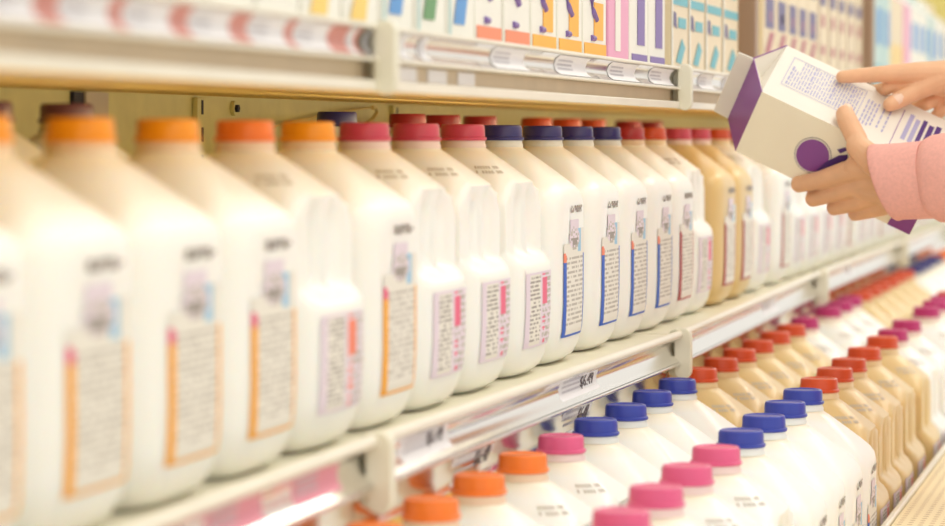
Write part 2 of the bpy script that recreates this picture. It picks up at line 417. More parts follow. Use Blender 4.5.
# ------------------------------------------------------------------ shelves of the cooler
y1 = yat(375, .545, -.21); y2 = yat(680, .545, -.21); bay = (yat(902, .545, -.21) - y1) / 3
YN = [y1 + bay * (i - 1) for i in range(7)]
BN = ['nearest', 'second', 'third', 'fourth', 'fifth', 'farthest']
YN[2] = y2; YN[3] = yat(820, .545, -.21)
YT = list(YN); YT[1] = yat(386, .54, .05); YT[2] = yat(685, .54, .05)
YEND = YN[-1]
def sag(y):
    if YN[1] < y < YN[2]: return -.010 * (y - YN[1]) / (YN[2] - YN[1])
    if YN[2] <= y < YN[3]: return -.010 * (YN[3] - y) / (YN[3] - YN[2])
    return 0
for i in range(6):
    a, b = YN[i] + .002, YN[i + 1] - .002
    t = empty('dairy_shelf', (0, (a + b) / 2, H)); c = (a + b) / 2
    A, B = a - c, b - c
    m = MB(); m.box(-.925, -.556, A, B, -.232, -.2224, 'shelf'); m.build('shelf_board', t)
    m = MB(); m.box(-.925, -.742, A, B, -.2222, -.2085, 'shelf'); m.build('rear_riser', t)
    m = MB(); m.tube([(-.545, A, -.2125), (-.545, B, -.2125)], .0045, 'whitemetal', 14); m.build('front_wire', t, 40)
    m = MB(); m.strip([(-.5455, -.217), (-.5515, -.2215), (-.5535, -.228), (-.5520, -.2355), (-.5465, -.2405), (-.5440, -.2430)], A, B, 'chrome'); m.build('upper_price_channel', t, 60)
    m = MB(); m.tube([(-.5450, A, -.2455), (-.5450, B, -.2455)], .0022, 'chrome', 10)
    m.strip([(-.5480, -.2476), (-.5565, -.2480), (-.5590, -.2535), (-.5608, -.2620), (-.5618, -.2710), (-.5624, -.2790), (-.5605, -.2805)], A, B, 'chrome'); m.build('lower_price_channel', t, 60)
    m = MB(); m.box(-.575, -.5665, A, B, -.276, -.2325, 'whitemetal'); m.build('shelf_front_edge', t)
    for ch in t.children:
        if ch.name.startswith(('front_wire', 'upper_price', 'lower_price')):
            ch.location.z = (sag(a + .01) + sag(b - .01)) / 2; ch.rotation_euler.x = (sag(b - .01) - sag(a + .01)) / (b - a)
    tag(t, 'cream milk shelf with shiny metal price channels, %s section from the camera' % BN[i], 'shelf', 'sections of the middle shelf')
def stadium(cx, cz, w, h, n=10):
    pts = []
    for q in range(n + 1): a = math.pi * q / n; pts.append((cx + w / 2 * math.cos(a), cz + (h - w) / 2 + w / 2 * math.sin(a)))
    for q in range(n + 1): a = math.pi + math.pi * q / n; pts.append((cx + w / 2 * math.cos(a), cz - (h - w) / 2 + w / 2 * math.sin(a)))
    return pts
def bracket(x, y, z0, z1, w, label, group):
    t = empty('shelf_bracket', (x, y, H + (z0 + z1) / 2)); h = z1 - z0
    m = MB(); m.prism(stadium(0, 0, w, h), -.006, .006, 'plastic'); m.build('end_plate', t, 40, bevel=.0012)
    m = MB(); m.prism(stadium(-w * .55, 0, w * .9, h * .94), .006, .016, 'plastic'); m.build('rear_plate', t, 40, bevel=.001)
    return tag(t, label, 'bracket', group)
names = ['nearest', 'second nearest', 'third', 'fourth', 'fifth']
for i in range(1, 6):
    bracket(-.541, YN[i], -.264, -.206, .019, 'cream plastic joint bracket on the middle shelf rail, %s to the camera' % names[i - 1], 'brackets of the middle shelf rail').location.z += sag(YN[i] - .001) * .9

# the shelf above, with its cartons
for i in range(6):
    a, b = YT[i] + .002, YT[i + 1] - .002
    c = (a + b) / 2; A, B = a - c, b - c
    t = empty('carton_shelf', (0, c, H))
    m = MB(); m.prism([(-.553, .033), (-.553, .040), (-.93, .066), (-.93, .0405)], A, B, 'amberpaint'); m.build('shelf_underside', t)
    m = MB(); m.box(-.5525, -.545, A, B, .0325, .0400, 'whitemetal'); m.build('lower_lip', t, bevel=.001)
    m = MB(); m.box(-.5665, -.556, A, B, .0402, .0530, 'beige'); m.build('recessed_panel', t)
    m = MB(); m.box(-.5560, -.5440, A, B, .0532, .0560, 'whitemetal'); m.build('middle_lip', t, bevel=.0008)
    m = MB(); m.strip([(-.5470, .0562), (-.5530, .0600), (-.5550, .0660), (-.5530, .0720), (-.5480, .0755)], A, B, 'chrome'); m.build('price_channel', t, 60)
    m = MB(); m.box(-.5640, -.5440, A, B, .0757, .0790, 'whitemetal'); m.build('top_lip', t, bevel=.001)
    m = MB(); m.box(-.92, -.5645, A, B, .0660, .0785, 'shelf'); m.build('shelf_board', t)
    tag(t, 'white upper shelf with yellowish underside, %s section from the camera' % BN[i], 'shelf', 'sections of the upper shelf')
for i in range(1, 6):
    bracket(-.5395, YT[i], .030, .082, .016, 'off-white joint bracket on the upper shelf rail, %s to the camera' % names[i - 1], 'brackets of the upper shelf rail')
m = MB(); m.box(-.96, -.93, -.2, YEND + .4, -.235, .9, 'olive'); tag(m.build('wall_back'), 'olive painted back wall of the cooler', kind='structure')
m = MB(); m.box(-.93, -.62, YEND + .02, YEND + .05, -.6, .9, 'olive'); tag(m.build('wall_end'), 'olive end wall of the cooler', kind='structure')
for n in ('wall_back', 'wall_end'): bpy.data.objects[n].location.z = H
# uprights and slots of the back wall
def wallitem(u0, u1, z0, z1, th, k, name, label, cat):
    ya, yb = yat(u0, .93 - th, z0), yat(u1, .93 - th, z0)
    m = MB(); m.box(-.9298, -.93 + th, ya, yb, z0, z1, k); o = m.build(name); o.location.z = H
    return tag(o, label, cat)
def standard(u, label):
    y = yat(u, .925, .03)
    t = empty('shelf_standard', (-.9298, y, H))
    m = MB(); m.box(0, .006, -.012, .012, -.205, .0385, 'olive'); m.build('channel', t, bevel=.001)
    m = MB()
    for k in range(9): m.box(.0061, .0066, -.0025, .0025, -.190 + k * .0265, -.176 + k * .0265, 'dark')
    m.build('slots', t)
    tag(t, label, 'shelf standard', 'slotted standards on the back wall')
standard(201, 'slotted olive steel standard on back wall left of the wall bolt')
standard(396, 'slotted olive steel standard on back wall behind crimson caps')
wallitem(76, 87, -.20, .0395, .004, 'dark', 'panel_gap', 'dark vertical gap between back wall panels behind the amber cap', 'gap')
wallitem(88, 110, -.20, .0395, .006, 'beige', 'joint_cover', 'narrow grey-beige joint cover right of the dark wall gap', 'joint cover')
t = empty('wall_bolt', (-.9298, yat(234, .928, .03), H + .029))
m = MB(); m.tube([(0, 0, 0), (.004, 0, 0)], .0075, 'olive', 20); m.build('washer', t, 40)
m = MB(); m.tube([(.004, 0, 0), (.007, 0, 0)], .0042, 'dark', 6); m.build('hex_head', t)
tag(t, 'round bolt head on the olive back wall under the upper shelf', 'bolt')
def onwall(u, v, L=.915):
    r = ray(u, v); k = -L / r.x; return EYE + r * k
m = MB(); m.tube([onwall(*p) for p in ((268, 129), (285, 123), (310, 118), (340, 112), (372, 107.5))], .0012, 'wire', 8)
m.tube([onwall(*p) for p in ((372, 107.5), (376, 108.5), (377, 113), (373, 119), (366, 124))], .0024, 'wire', 8)
tag(m.build('hanging_cable', None, 60), 'thin yellow cable hanging below the upper shelf at the back wall', 'cable')

# the lower bin
m = MB(); m.box(-.64, -.618, -.2, YEND + .3, -.62, -.29, 'yellow'); o = m.build('wall_bin'); o.location.z = H; tag(o, 'yellowish back panel of the lower bin', kind='structure')
t = empty('bin_deck', (0, 0, H))
m = MB(); m.box(-.617, -.30, -.2, YEND + .3, LB - .012, LB - .0006, 'shelf'); m.build('deck_plate', t)
m = MB(); m.box(-.2995, -.292, -.2, YEND + .3, LB - .012, -.405, 'whitemetal'); m.build('front_lip', t, bevel=.002)
m = MB(); m.box(-.2915, -.13, -.2, YEND + .3, -.418, -.408, 'grille'); m.build('perforated_sill', t, bevel=.002)
m = MB(); m.box(-.60, -.14, -.2, YEND + .3, -1.448, LB - .013, 'whitemetal'); m.build('cabinet_base', t)
tag(t, 'white lower bin of the milk cooler with a perforated sill along the front', 'cooler bin')

# ------------------------------------------------------------------ price tags
def text_mesh(s, size, k):
    cu = bpy.data.curves.new('t', 'FONT'); cu.body = s; cu.size = size; cu.align_x = 'CENTER'; cu.align_y = 'CENTER'; cu.extrude = .00015; cu.resolution_u = 2
    o = bpy.data.objects.new('t', cu); COL.objects.link(o)
    bpy.context.view_layer.update()
    me = bpy.data.meshes.new_from_object(o.evaluated_get(bpy.context.evaluated_depsgraph_get())); me.name = 'price'
    bpy.data.objects.remove(o); me.materials.clear(); me.materials.append(M[k]); return me
PRICE = None
CH_U = [(-.5468, -.2185), (-.5505, -.2215), (-.5525, -.228), (-.5512, -.2350), (-.5468, -.2395)]      # upper channel, lower channel, channel of the upper shelf
CH_L = [(-.5553, -.2500), (-.5572, -.2540), (-.5599, -.2620), (-.5613, -.2710), (-.5609, -.2775)]
CH_T = [(-.5468, .0572), (-.5515, .0605), (-.5535, .0660), (-.5515, .0715), (-.5475, .0748)]
CH_B = [(-.5552, .0410), (-.5552, .0515)]
def price_tag(u0, u1, ch, label, group, k='tag', price=None):
    global PRICE
    xm, zm = ch[len(ch) // 2]; L = -xm
    ya, yb = yat(u0, L, zm), yat(u1, L, zm); yc = (ya + yb) / 2; w = (yb - ya) / 2; h = abs(ch[-1][1] - ch[0][1]) / 2
    t = empty('price_tag', (xm, yc, H + zm))
    arc = [(x - xm, z - zm) for x, z in ch]
    if arc[0][1] > arc[-1][1]: arc = arc[::-1]
    t.location.x -= .0009 if ch is not CH_B else 0
    if ch in (CH_U, CH_L): t.location.z += sag(yc); t.rotation_euler.x = (sag(yb) - sag(ya)) / (yb - ya)
    m = MB(); m.strip(arc, -w, w, k, .0004); m.build('tag_paper', t, 60)
    if len(ch) < 3: tag(t, label, 'price tag', group); return t
    def X(z):
        for (x0, z0), (x1, z1) in zip(arc, arc[1:]):
            if z0 <= z <= z1: return x0 + (x1 - x0) * (z - z0) / (z1 - z0)
        return arc[0][0]
    m = MB(); rnd = random.Random(int(u0))
    for r in range(3):
        z = h * (.5 - .42 * r); y = -w * .85
        while y < w * .05:
            l = rnd.uniform(.003, .008); za, zb = z - h * .1, z + h * .1; ye = min(y + l, w * .1)
            m.add([(X(za) + .0003, y, za), (X(za) + .0003, ye, za), (X(zb) + .0003, ye, zb), (X(zb) + .0003, y, zb)], [(0, 1, 2, 3)], 'taggrey'); y += l + .0015
    m.build('fine_print', t)
    if price:
        if PRICE is None: PRICE = text_mesh(price, .016, 'tagink')
        me = PRICE.copy(); sc = h * 1.05 / .0115; sx = min(2.2, w * .9 / .045)
        for v in me.vertices:
            y, z, e = v.co.x * sx + w * .42, v.co.y * sc, v.co.z
            v.co = (X(z) + .0006 + e, y, z)
        o = bpy.data.objects.new('price', me); COL.objects.link(o); o.parent = t; o['label'] = 'price printed in black'
    tag(t, label, 'price tag', group)
    return t
G1 = 'price tags in the middle shelf channels'
price_tag(400, 448, CH_U, 'white price tag in upper channel just right of the nearest cream bracket', G1, price='$6.49')
price_tag(452, 494, CH_L, 'white price tag in lower channel above the orange caps', G1, price='$6.49')
price_tag(559, 597, CH_U, 'white price tag in upper channel above the pink and blue caps', G1, price='$6.49')
price_tag(562, 591, CH_L, 'white price tag in lower channel beside the first blue cap', G1, price='$6.49')
for u0, u1, k, w in ((292, 338, 'strippink', 'pink strip in upper channel just left of the nearest cream bracket'), (205, 262, 'strippink', 'pink strip in upper channel, second left of the nearest bracket'),
                     (140, 185, 'striprose', 'dull rose strip in upper channel at the picture bottom left')):
    price_tag(u0, u1, CH_U, w, G1, k=k)  # pink and rose strips laid along the upper channel
price_tag(762, 776, CH_U, 'small clear-looking white tag on the third rail section', G1)
price_tag(846, 852, CH_U, 'small white tag on the fourth rail section', G1)
G2 = 'price tags in the upper shelf channel'
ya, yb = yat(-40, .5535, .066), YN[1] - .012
m = MB(); m.strip([(x - .0010, z) for x, z in CH_T], ya, yb, 'rose', .0002); o = m.build('painted_reflection'); o.location.z = H; tag(o, 'salmon pink painted reflection behind the tags in the upper shelf channel, nearest section', 'painted reflection')  # pink packages mirrored in the channel, painted as a coloured strip
spots = [(-14, 33), (58, 108), (122, 169), (188, 229), (247, 284), (293, 327), (346, 353), (364, 372), (397, 405), (418, 426), (491, 524), (555, 586), (608, 635), (649, 670), (698, 712), (722, 738)]
for i, (a, b) in enumerate(spots):
    place = 'from left before the nearer bracket' if b < 385 else ('from left between the brackets' if b < 680 else 'from left past the farther bracket')
    sub = [s for s in spots if (s[1] < 385) == (b < 385) and (s[1] < 680) == (b < 680)]
    price_tag(a, b, CH_T, 'white tag in upper shelf channel, %s %s' % (ORD[sub.index((a, b)) + 1], place), G2)
low = [(397, 417), (428, 447), (458, 475)]
for i, (a, b) in enumerate(low):
    price_tag(a, b, CH_B, 'small blank white tag on the beige band of the upper shelf, %s of three' % ORD[i + 1], 'small tags on the beige band')

# ------------------------------------------------------------------ cartons on the upper shelf
def rect(m, x, y0, y1, z0, z1, k, e=.0005): m.box(x, x + e, y0, y1, z0, z1, k)
def shelf_carton(kind, w, h=.20, d=.095):
    t = empty('drink_carton')
    base = {'yellow': 'c_white', 'blue': 'c_white', 'green': 'c_white', 'script': 'c_white', 'gold': 'c_white', 'pink': 'c_pink', 'violet': 'c_white', 'teal': 'c_cream', 'grid': 'c_cream', 'dots': 'c_cream', 'aqua': 'c_aqua', 'plain': 'c_white', 'cream': 'c_cream'}[kind]
    m = MB(); m.box(-d, 0, -w / 2, w / 2, 0, h, base)
    m.build('carton_box', t, bevel=.002)
    m = MB(); g = .035
    m.add([(-d, -w / 2, h), (0, -w / 2, h), (0, w / 2, h), (-d, w / 2, h), (-d / 2, -w / 2, h + g), (-d / 2, w / 2, h + g)], [(0, 1, 4), (1, 2, 5, 4), (2, 3, 5), (3, 0, 4, 5)], base)
    m.box(-d / 2 - .002, -d / 2 + .002, -w / 2, w / 2, h + g - .004, h + g + .018, base); m.build('gable_top', t)
    m = MB(); X = .0003; hw = w / 2 - .004
    R = lambda y0, y1, z0, z1, k: rect(m, X, y0 * w, y1 * w, z0, z1, k)
    def poly(pts, k): m.add([(X + .0006, y * w, z) for y, z in pts], [tuple(range(len(pts)))], k)
    if kind == 'yellow': poly([(-.35, .004), (.1, .004), (.3, .05), (.1, .06)], 'c_yellow'); R(-.3, .3, .08, .15, 'c_yellow')
    if kind in ('blue', 'green'):
        k = 'c_' + kind; poly([(-.3, 0.012), (.1, 0.012), (.42, .075), (.05, .075)], k); R(-.35, .35, .1, .16, k)
        R(-.46, -.38, .0, .19, 'c_aqua')
    if kind in ('script', 'gold', 'violet'):
        if kind != 'violet': R(-.47, .47, 0, .014, 'c_coral' if kind == 'script' else 'c_gold')
        def stroke(pts, r=.0035): m.tube([(X + .0001, y * w, z) for y, z in pts], r, 'c_violet', 8)
        if kind != 'violet':
            stroke([(.28, .088), (.1, .082), (-.06, .070), (-.2, .056), (-.12, .046), (.02, .038)]); stroke([(-.30, .060), (-.2, .066), (-.05, .086)], .003); stroke([(-.18, .019), (-.12, .0195), (-.04, .019)], .003)
        if kind == 'gold': R(-.06, .34, .018, .055, 'c_gold')
        if kind == 'violet': R(-.1, .3, .02, .09, 'c_violet'); R(-.4, .45, .0, .010, 'c_violet')
    if kind == 'pink': R(-.2, .05, .01, .08, 'c_white')
    if kind == 'teal':
        R(-.45, .45, .074, .084, 'c_teal'); R(-.1, .35, .048, .060, 'c_teal'); poly([(-.25, .008), (.05, .006), (.3, .026), (.1, .036)], 'c_teal'); poly([(-.4, .050), (-.2, .046), (-.25, .064), (-.38, .066)], 'c_navy'); R(-.1, .3, .10, .18, 'c_teal')
        R(-.5, -.42, 0, .19, 'c_white')
    if kind == 'grid':
        R(-.34, .34, .075, .118, 'c_navy'); R(-.05, .14, .085, .1, 'c_red'); poly([(-.4, .04), (.0, .04), (.4, .07), (.0, .07)], 'c_red'); R(-.3, .3, .14, .156, 'c_navy'); R(-.3, .2, .01, .03, 'c_red')
    if kind == 'dots': R(-.25, .3, .135, .155, 'c_navy'); R(-.1, .25, .055, .070, 'c_red'); R(-.4, -.32, .0, .19, 'c_brown'); R(-.1, .2, .10, .12, 'c_red')
    if kind == 'aqua': R(-.4, .4, .0, .06, 'c_teal'); R(-.2, .4, .1, .17, 'c_blue')
    if kind == 'plain': R(-.3, .3, .03, .06, 'c_aqua'); R(-.3, .3, .11, .17, 'c_blue')
    if kind == 'cream': R(-.3, .35, .06, .11, 'c_yellow'); R(-.4, .1, .02, .04, 'c_red')
    if m.v: m.build('front_print', t)
    return t
NK = dict(yellow='white drink carton with yellow wedge print', blue='white drink carton with slanting blue stripe', green='white drink carton with slanting green stripe', script='white drink carton with violet lettering and coral base',
          gold='white drink carton with violet lettering and gold base', pink='pink drink carton with pale panel', violet='white drink carton with violet block', teal='cream drink carton with teal bands',
          grid='cream drink carton with navy and red marks', dots='cream drink carton with small red and navy marks', aqua='pale aqua drink carton with teal base', plain='white drink carton with pale blue panel', cream='cream drink carton with yellow panel')
items = [(150, 'plain'), (185, 'yellow'), (222, 'plain'), (258, 'plain'), (312, 'yellow'), (356, 'yellow'), (394, 'blue'), (430, 'green'), (462, 'blue'), (482, 'script'), (515, 'script'), (542, 'gold'), (568, 'gold'), (593, 'gold'),
         (617, 'pink'), (637, 'violet'), (655, 'violet'), (678, 'teal'), (695, 'teal'), (712, 'teal'), (729, 'teal'),
         (768, 'grid'), (780, 'grid'), (791, 'grid'), (801, 'grid'), (811, 'grid'), (821, 'dots'), (831, 'dots'), (840, 'dots'), (849, 'dots'), (857, 'dots'),
         (877, 'aqua'), (885, 'aqua'), (892, 'cream'), (899, 'cream'), (906, 'pink'), (912, 'plain'), (918, 'plain'), (924, 'plain'), (930, 'aqua'), (936, 'plain'), (942, 'plain'), (948, 'cream')]
CP = {}
ys = relax([yat(u, .57, .1) for u, _ in items], .092)
runs = []
for i, (u, k) in enumerate(items):
    if runs and items[runs[-1][0]][1] == k: runs[-1].append(i)
    else: runs.append([i])
for run in runs:
    k = items[run[0]][1]; allr = [r for r in runs if items[r[0]][1] == k]
    for j, i in enumerate(run):
        gp = min([ys[q + 1] - ys[q] for q in (i - 1, i) if 0 <= q < len(ys) - 1]); w = math.floor(min(.125, gp - .002) * 200) / 200
        if (k, w) not in CP: CP[(k, w)] = shelf_carton(k, w); t = CP[(k, w)]
        else: t = copy_tree(CP[(k, w)])
        t.location = (-.568, ys[i], H + .0792); t.name = 'drink_carton'
        lab = NK[k] + (', %s of %s' % (ORD[j + 1], NUM[len(run)]) if len(run) > 1 else '')
        lab = lab.replace('drink carton', 'carton')
        if len(allr) > 1: lab += ', ' + ['leftmost', 'second', 'third', 'fourth', 'fifth'][allr.index(run)] + ' such group'
        tag(t, lab + ', upper shelf', 'drink carton', 'drink cartons on the upper shelf')
for u, w in ((749.5, 'left of the cartons with navy and red marks'), (868, 'right of the cartons with navy and red marks')):
    y = yat(u, .56, .1); m = MB(); m.box(-.58, -.550, y - .014, y + .014, 0, .46, 'c_brown'); o = m.build('shelf_divider', bevel=.002); o.location = (0, 0, H + .0795)
    tag(o, 'brown-grey upright divider on the upper shelf ' + w, 'shelf divider', 'upright dividers on the upper shelf')

# ------------------------------------------------------------------ the carton held by the shopper
O = Vector((-.4529, 3.0202, .0506 + H)); a = Vector((.89676, .10082, -.43088)); b = Vector((-.40384, .58457, -.7037)); c = Vector((.18094, .80506, .56493))
a.normalize(); b = (b - a * a.dot(b)).normalized(); c = a.cross(b)
Wd, Hh = .095, .218
def K(s, t, u): return O + a * s + b * t + c * u       # along the carton, down its front panel, across its top panel
car = empty('milk_carton', O + b * Wd / 2 + c * Wd / 2)
car_inv = car.location.copy()
def cadd(m, pts, faces, k): m.add([p - car_inv for p in pts], faces, k)
m = MB()
cs = [K(s, t, u) for s in (0, Hh) for t, u in ((0, 0), (Wd, 0), (Wd, Wd), (0, Wd))]
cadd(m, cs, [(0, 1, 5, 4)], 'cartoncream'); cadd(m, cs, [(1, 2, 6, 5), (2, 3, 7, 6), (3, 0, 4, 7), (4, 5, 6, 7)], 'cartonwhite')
m.build('carton_body', car)
m = MB(); r0, r1 = K(-.0262, 0, Wd / 2), K(-.0262, Wd, Wd / 2)
c0, c1, c2, c3 = K(0, 0, 0), K(0, Wd, 0), K(0, Wd, Wd), K(0, 0, Wd)
cadd(m, [c0, c1, r1, r0], [(0, 1, 2, 3)], 'purple'); cadd(m, [c3, c2, r1, r0], [(0, 1, 2, 3)], 'purple')
m.build('gable_panel', car)
m = MB(); n0 = K(-.010, .020, Wd / 2); n1 = K(-.010, Wd - .020, Wd / 2)
cadd(m, [c0, c3, r0, n0], [(0, 3, 2), (1, 3, 2), (0, 1, 3)], 'cartonwhite'); cadd(m, [c1, c2, r1, n1], [(0, 3, 2), (1, 3, 2), (0, 1, 3)], 'cartonwhite')
m.build('folded_gusset', car)
m = MB(); fs_ = [K(-.0255, t, u) for t in (0, Wd) for u in (Wd / 2 - .0012, Wd / 2 + .0012)] + [K(-.0445, t, u) for t in (.001, Wd - .001) for u in (Wd / 2 - .0012, Wd / 2 + .0012)]
cadd(m, fs_, [(0, 1, 3, 2), (4, 6, 7, 5), (0, 4, 5, 1), (2, 3, 7, 6), (0, 2, 6, 4), (1, 5, 7, 3)], 'cartonwhite'); m.build('sealed_fin', car, bevel=.0008)
# purple edge lines
def bar3(m, p, q, r, k): m.tube([p - car_inv, q - car_inv], r, k, 8)
m = MB(); bar3(m, r0, c3, .0007, 'purple'); bar3(m, r0, c0, .0007, 'purple'); m.build('edge_line', car)
def T_(s0, s1, u0, u1, k, m, e=.0004):     # patch on the nutrition side
    p = [K(s0, -e, u0), K(s1, -e, u0), K(s1, -e, u1), K(s0, -e, u1)]; cadd(m, p, [(0, 1, 2, 3)], k)
def F_(pts, k, m, e=.0004): cadd(m, [K(s, t, -e) for s, t in pts], [tuple(range(len(pts)))], k)
rnd = random.Random(3)
m = MB()
for s0, s1, u0, u1 in ((.014, .105, .027, .0278), (.014, .105, .0804, .0812), (.014, .0148, .027, .0812), (.1042, .105, .027, .0812), (.080, .0806, .027, .0812)): T_(s0, s1, u0, u1, 'lavender', m)
s = .018
while s < .102:           # columns of small print
    u = .031
    big = int((s - .018) / .0034) % 7 == 0
    while u < .078:
        l = rnd.uniform(.004, .011)
        if not (s < .026 and u > .060): T_(s, s + (.0022 if big else .0014), u, min(u + l, .079), 'lavender', m)
        u += l + .0022
    s += .0034
s = .110
while s < .142:
    u = .022 + .008 * rnd.random()
    while u < .066:
        l = rnd.uniform(.004, .012); T_(s, s + .0018, u, min(u + l, .07), 'lavender', m); u += l + .002
    s += .0042 if s < .122 else .0075
m.build('nutrition_print', car, None)
m = MB(); T_(.1515, .1523, 0, .080, 'purple', m); T_(.1523, .215, .0, .0008, 'purple', m)
for q in range(5): T_(.160 + q * .008, .160 + q * .008 + (.005 if q < 3 else .006), .030, .078 - .004 * (q % 2), 'lavender' if q < 2 else 'violet', m)
m.build('side_print', car)
m = MB(); cx, cy = .0813, .0511
def circ(r, s0=0): return [(cx + r * math.cos(q * math.tau / 40), cy + r * 1.24 * math.sin(q * math.tau / 40)) for q in range(40)]
F_(circ(.0212), 'greyline', m, .0003); F_(circ(.0203), 'cartonwhite', m, .0005); F_(circ(.0187), 'purple', m, .0008)
m.build('round_emblem', car)
m = MB()
F_([(.092, .068), (.098, .050), (.108, .034), (.116, .028), (.118, .034), (.112, .048), (.104, .062), (.097, .070)], 'violet', m, .0011)
m.build('curved_letter', car); m = MB()
F_([(.103, .028), (.110, .020), (.114, .022), (.108, .031)], 'violet', m, .0011)
m.build('accent_mark', car); m = MB()
F_([(.165, .078), (.172, .070), (.178, .073), (.184, .070), (.182, .080), (.176, .084), (.170, .088)], 'violet', m, .0011)
m.build('spot_mark', car); m = MB()
F_([(.193, .050), (.2175, .050), (.2175, .0948), (.190, .0948)], 'purple', m, .0006)
m.build('purple_corner', car)
tag(car, 'white gable-top milk carton with purple panel and round emblem held in two hands', 'milk carton')

# ------------------------------------------------------------------ the shopper
def onF(u, v, off):
    """point seen at u,v lying off metres in front of the carton's emblem side"""
    r = ray(u, v); n = c; k = (O - c * off - EYE).dot(n) / r.dot(n); return EYE + r * k
def onT(u, v, off):
    r = ray(u, v); n = b; k = (O - b * off - EYE).dot(n) / r.dot(n); return EYE + r * k
def capsules(chains):
    m = MB()
    for ch in chains:
        P = [Vector(p) for p, _ in ch]; R = [r for _, r in ch]
        for i in range(len(P) - 1):
            d = P[i + 1] - P[i]; n = max(2, int(d.length / (min(R[i], R[i + 1]) * .35)))
            pp = [P[i] + d * (q / n) for q in range(n + 1)]; rr = [R[i] + (R[i + 1] - R[i]) * (q / n) for q in range(n + 1)]
            m.tube(pp, rr, 'skin', 14)
        for p, r in zip(P, R):
            vs = []; fs = []; nu, nv = 14, 9
            for iv in range(nv + 1):
                for iu in range(nu):
                    t, ph = math.pi * iv / nv, math.tau * iu / nu
                    vs.append(p + Vector((math.sin(t) * math.cos(ph), math.sin(t) * math.sin(ph), math.cos(t))) * r * .995)
            for iv in range(nv):
                for iu in range(nu): fs.append((iv * nu + iu, iv * nu + (iu + 1) % nu, (iv + 1) * nu + (iu + 1) % nu, (iv + 1) * nu + iu))
            m.add(vs, fs, 'skin')
    return m
def remeshed(m, name, voxel, smooth=4, fac=.5, mats=None):
    me = bpy.data.meshes.new(name); me.from_pydata(m.v, [], m.f); me.materials.append(M[mats or m.mats[0]])
    o = bpy.data.objects.new(name, me); COL.objects.link(o)
    r = o.modifiers.new('r', 'REMESH'); r.mode = 'VOXEL'; r.voxel_size = voxel; r.use_smooth_shade = True
    s_ = o.modifiers.new('s', 'SMOOTH'); s_.iterations = smooth; s_.factor = fac
    bpy.context.view_layer.update()
    me2 = bpy.data.meshes.new_from_object(o.evaluated_get(bpy.context.evaluated_depsgraph_get())); me2.name = name
    bpy.data.objects.remove(o)
    me2.polygons.foreach_set('use_smooth', [True] * len(me2.polygons))
    if not me2.materials: me2.materials.append(M[mats or 'skin'])
    return me2
# left hand, below: palm against the emblem side, thumb over the edge, fingers round the bottom edge
wr = [onF(896, 162, .026), onF(897, 173, .030), onF(897, 185, .030), onF(896, 197, .026)]
mcp = [onF(846, 172, .016), onF(855, 186, .017), onF(862, 199, .016), onF(871, 209, .013)]
pip = [onF(799, 184.5, .004), onF(813, 199, .003), onF(834, 208, .003), onF(855, 214, .002)]
mid = [onF(822, 179.5, .012), onF(833, 193, .012), onF(847, 204.5, .011), onF(862, 212, .009)]
left = []
for w_, k_, q_, p_, r1, r2 in zip(wr, mcp, mid, pip, (.0125, .0125, .0118, .0106), (.0094, .0092, .0088, .0082)):
    under = p_ + c * .018 + b * .004 - a * .002; tip = p_ + c * .040 + b * .0015 + a * .003
    left.append([(w_, .0150), (k_.lerp(w_, .5), .0140), (k_, r1), (q_, (r1 + r2) / 2 - .0003), (p_, r2), (under, r2 * .93), (tip, r2 * .82)])
left.append([(onF(894, 176, .028), .017), (onF(873, 160, .028), .0165), (onF(858, 147, .022), .0132), (K(.118, -.006, -.012), .0118), (onT(847.5, 121, .0112), .0114), (onT(845.0, 114.5, .0100), .0106)])
left.append([(onF(880, 170, .024), .016), (onF(856, 166, .019), .013)])
left.append([(onF(884, 190, .024), .017), (onF(862, 188, .018), .014)])
el = Vector((.02, 2.80, H - .22))
fw1 = at(905, 181, wr[1].dot(FW) - FW.dot(EYE))
dL = wr[1].dot(FW) - FW.dot(EYE)
cc = at(884, 182.5, dL - .004); ax = (RT * .86 + UP * .05 - FW * .50).normalized()
left.append([(fw1, .026), (cc + ax * .06, .027), (cc + ax * .15, .030), (el, .040)])
left.append([(onF(893, 165, .026), .018), (fw1, .026)]); left.append([(onF(893, 196, .026), .018), (fw1, .026)])
# right hand, above: forefinger pointing along the print, thumb resting on the carton
right = []
ti, di, pi_, mi = onT(842, 77.0, .0085), onT(860, 75.5, .016), onT(882, 74, .026), onT(918, 73, .036)
wrR = at(1003, 74, mi.dot(FW) - FW.dot(EYE) + .01)
right.append([(ti, .0072), (di, .0085), (pi_, .0096), (mi, .0128), (wrR, .020)])
mm = at(930, 82, mi.dot(FW) - FW.dot(EYE) + .022)
right.append([(K(.112, .012, Wd + .010), .0070), (at(887, 88, 3.075), .0078), (at(905, 82, 3.070), .0086), (mm, .0120), (wrR, .021)])
mr = at(946, 92, mm.dot(FW) - FW.dot(EYE) + .012)
right.append([(K(.16, .012, Wd + .011), .0070), (at(928, 103, 3.085), .0080), (mr, .0115), (wrR, .020)])
mp_ = at(958, 99, mm.dot(FW) - FW.dot(EYE) + .022)
right.append([(K(.185, .012, Wd + .010), .0066), (at(944, 108, 3.09), .0074), (mp_, .0105), (wrR, .018)])
tt, tip2, tm = onT(897, 101, .0110), onT(914, 91.5, .020), onT(936, 79, .034)
right.append([(onT(890, 104.5, .0092), .0082), (tt, .0096), (tip2, .0116), (tm, .0165), (at(975, 72, tm.dot(FW) - FW.dot(EYE) + .01), .0190), (wrR, .022)])
dr = mi.dot(FW) - FW.dot(EYE)
right.append([(mi, .0125), (at(950, 76, dr + .008), .019)])
right.append([(at(912, 75, dr + .004), .0105), (at(932, 80, dr + .008), .0155), (at(960, 84, dr + .01), .019)])
elR = Vector((.06, 3.42, H - .20))
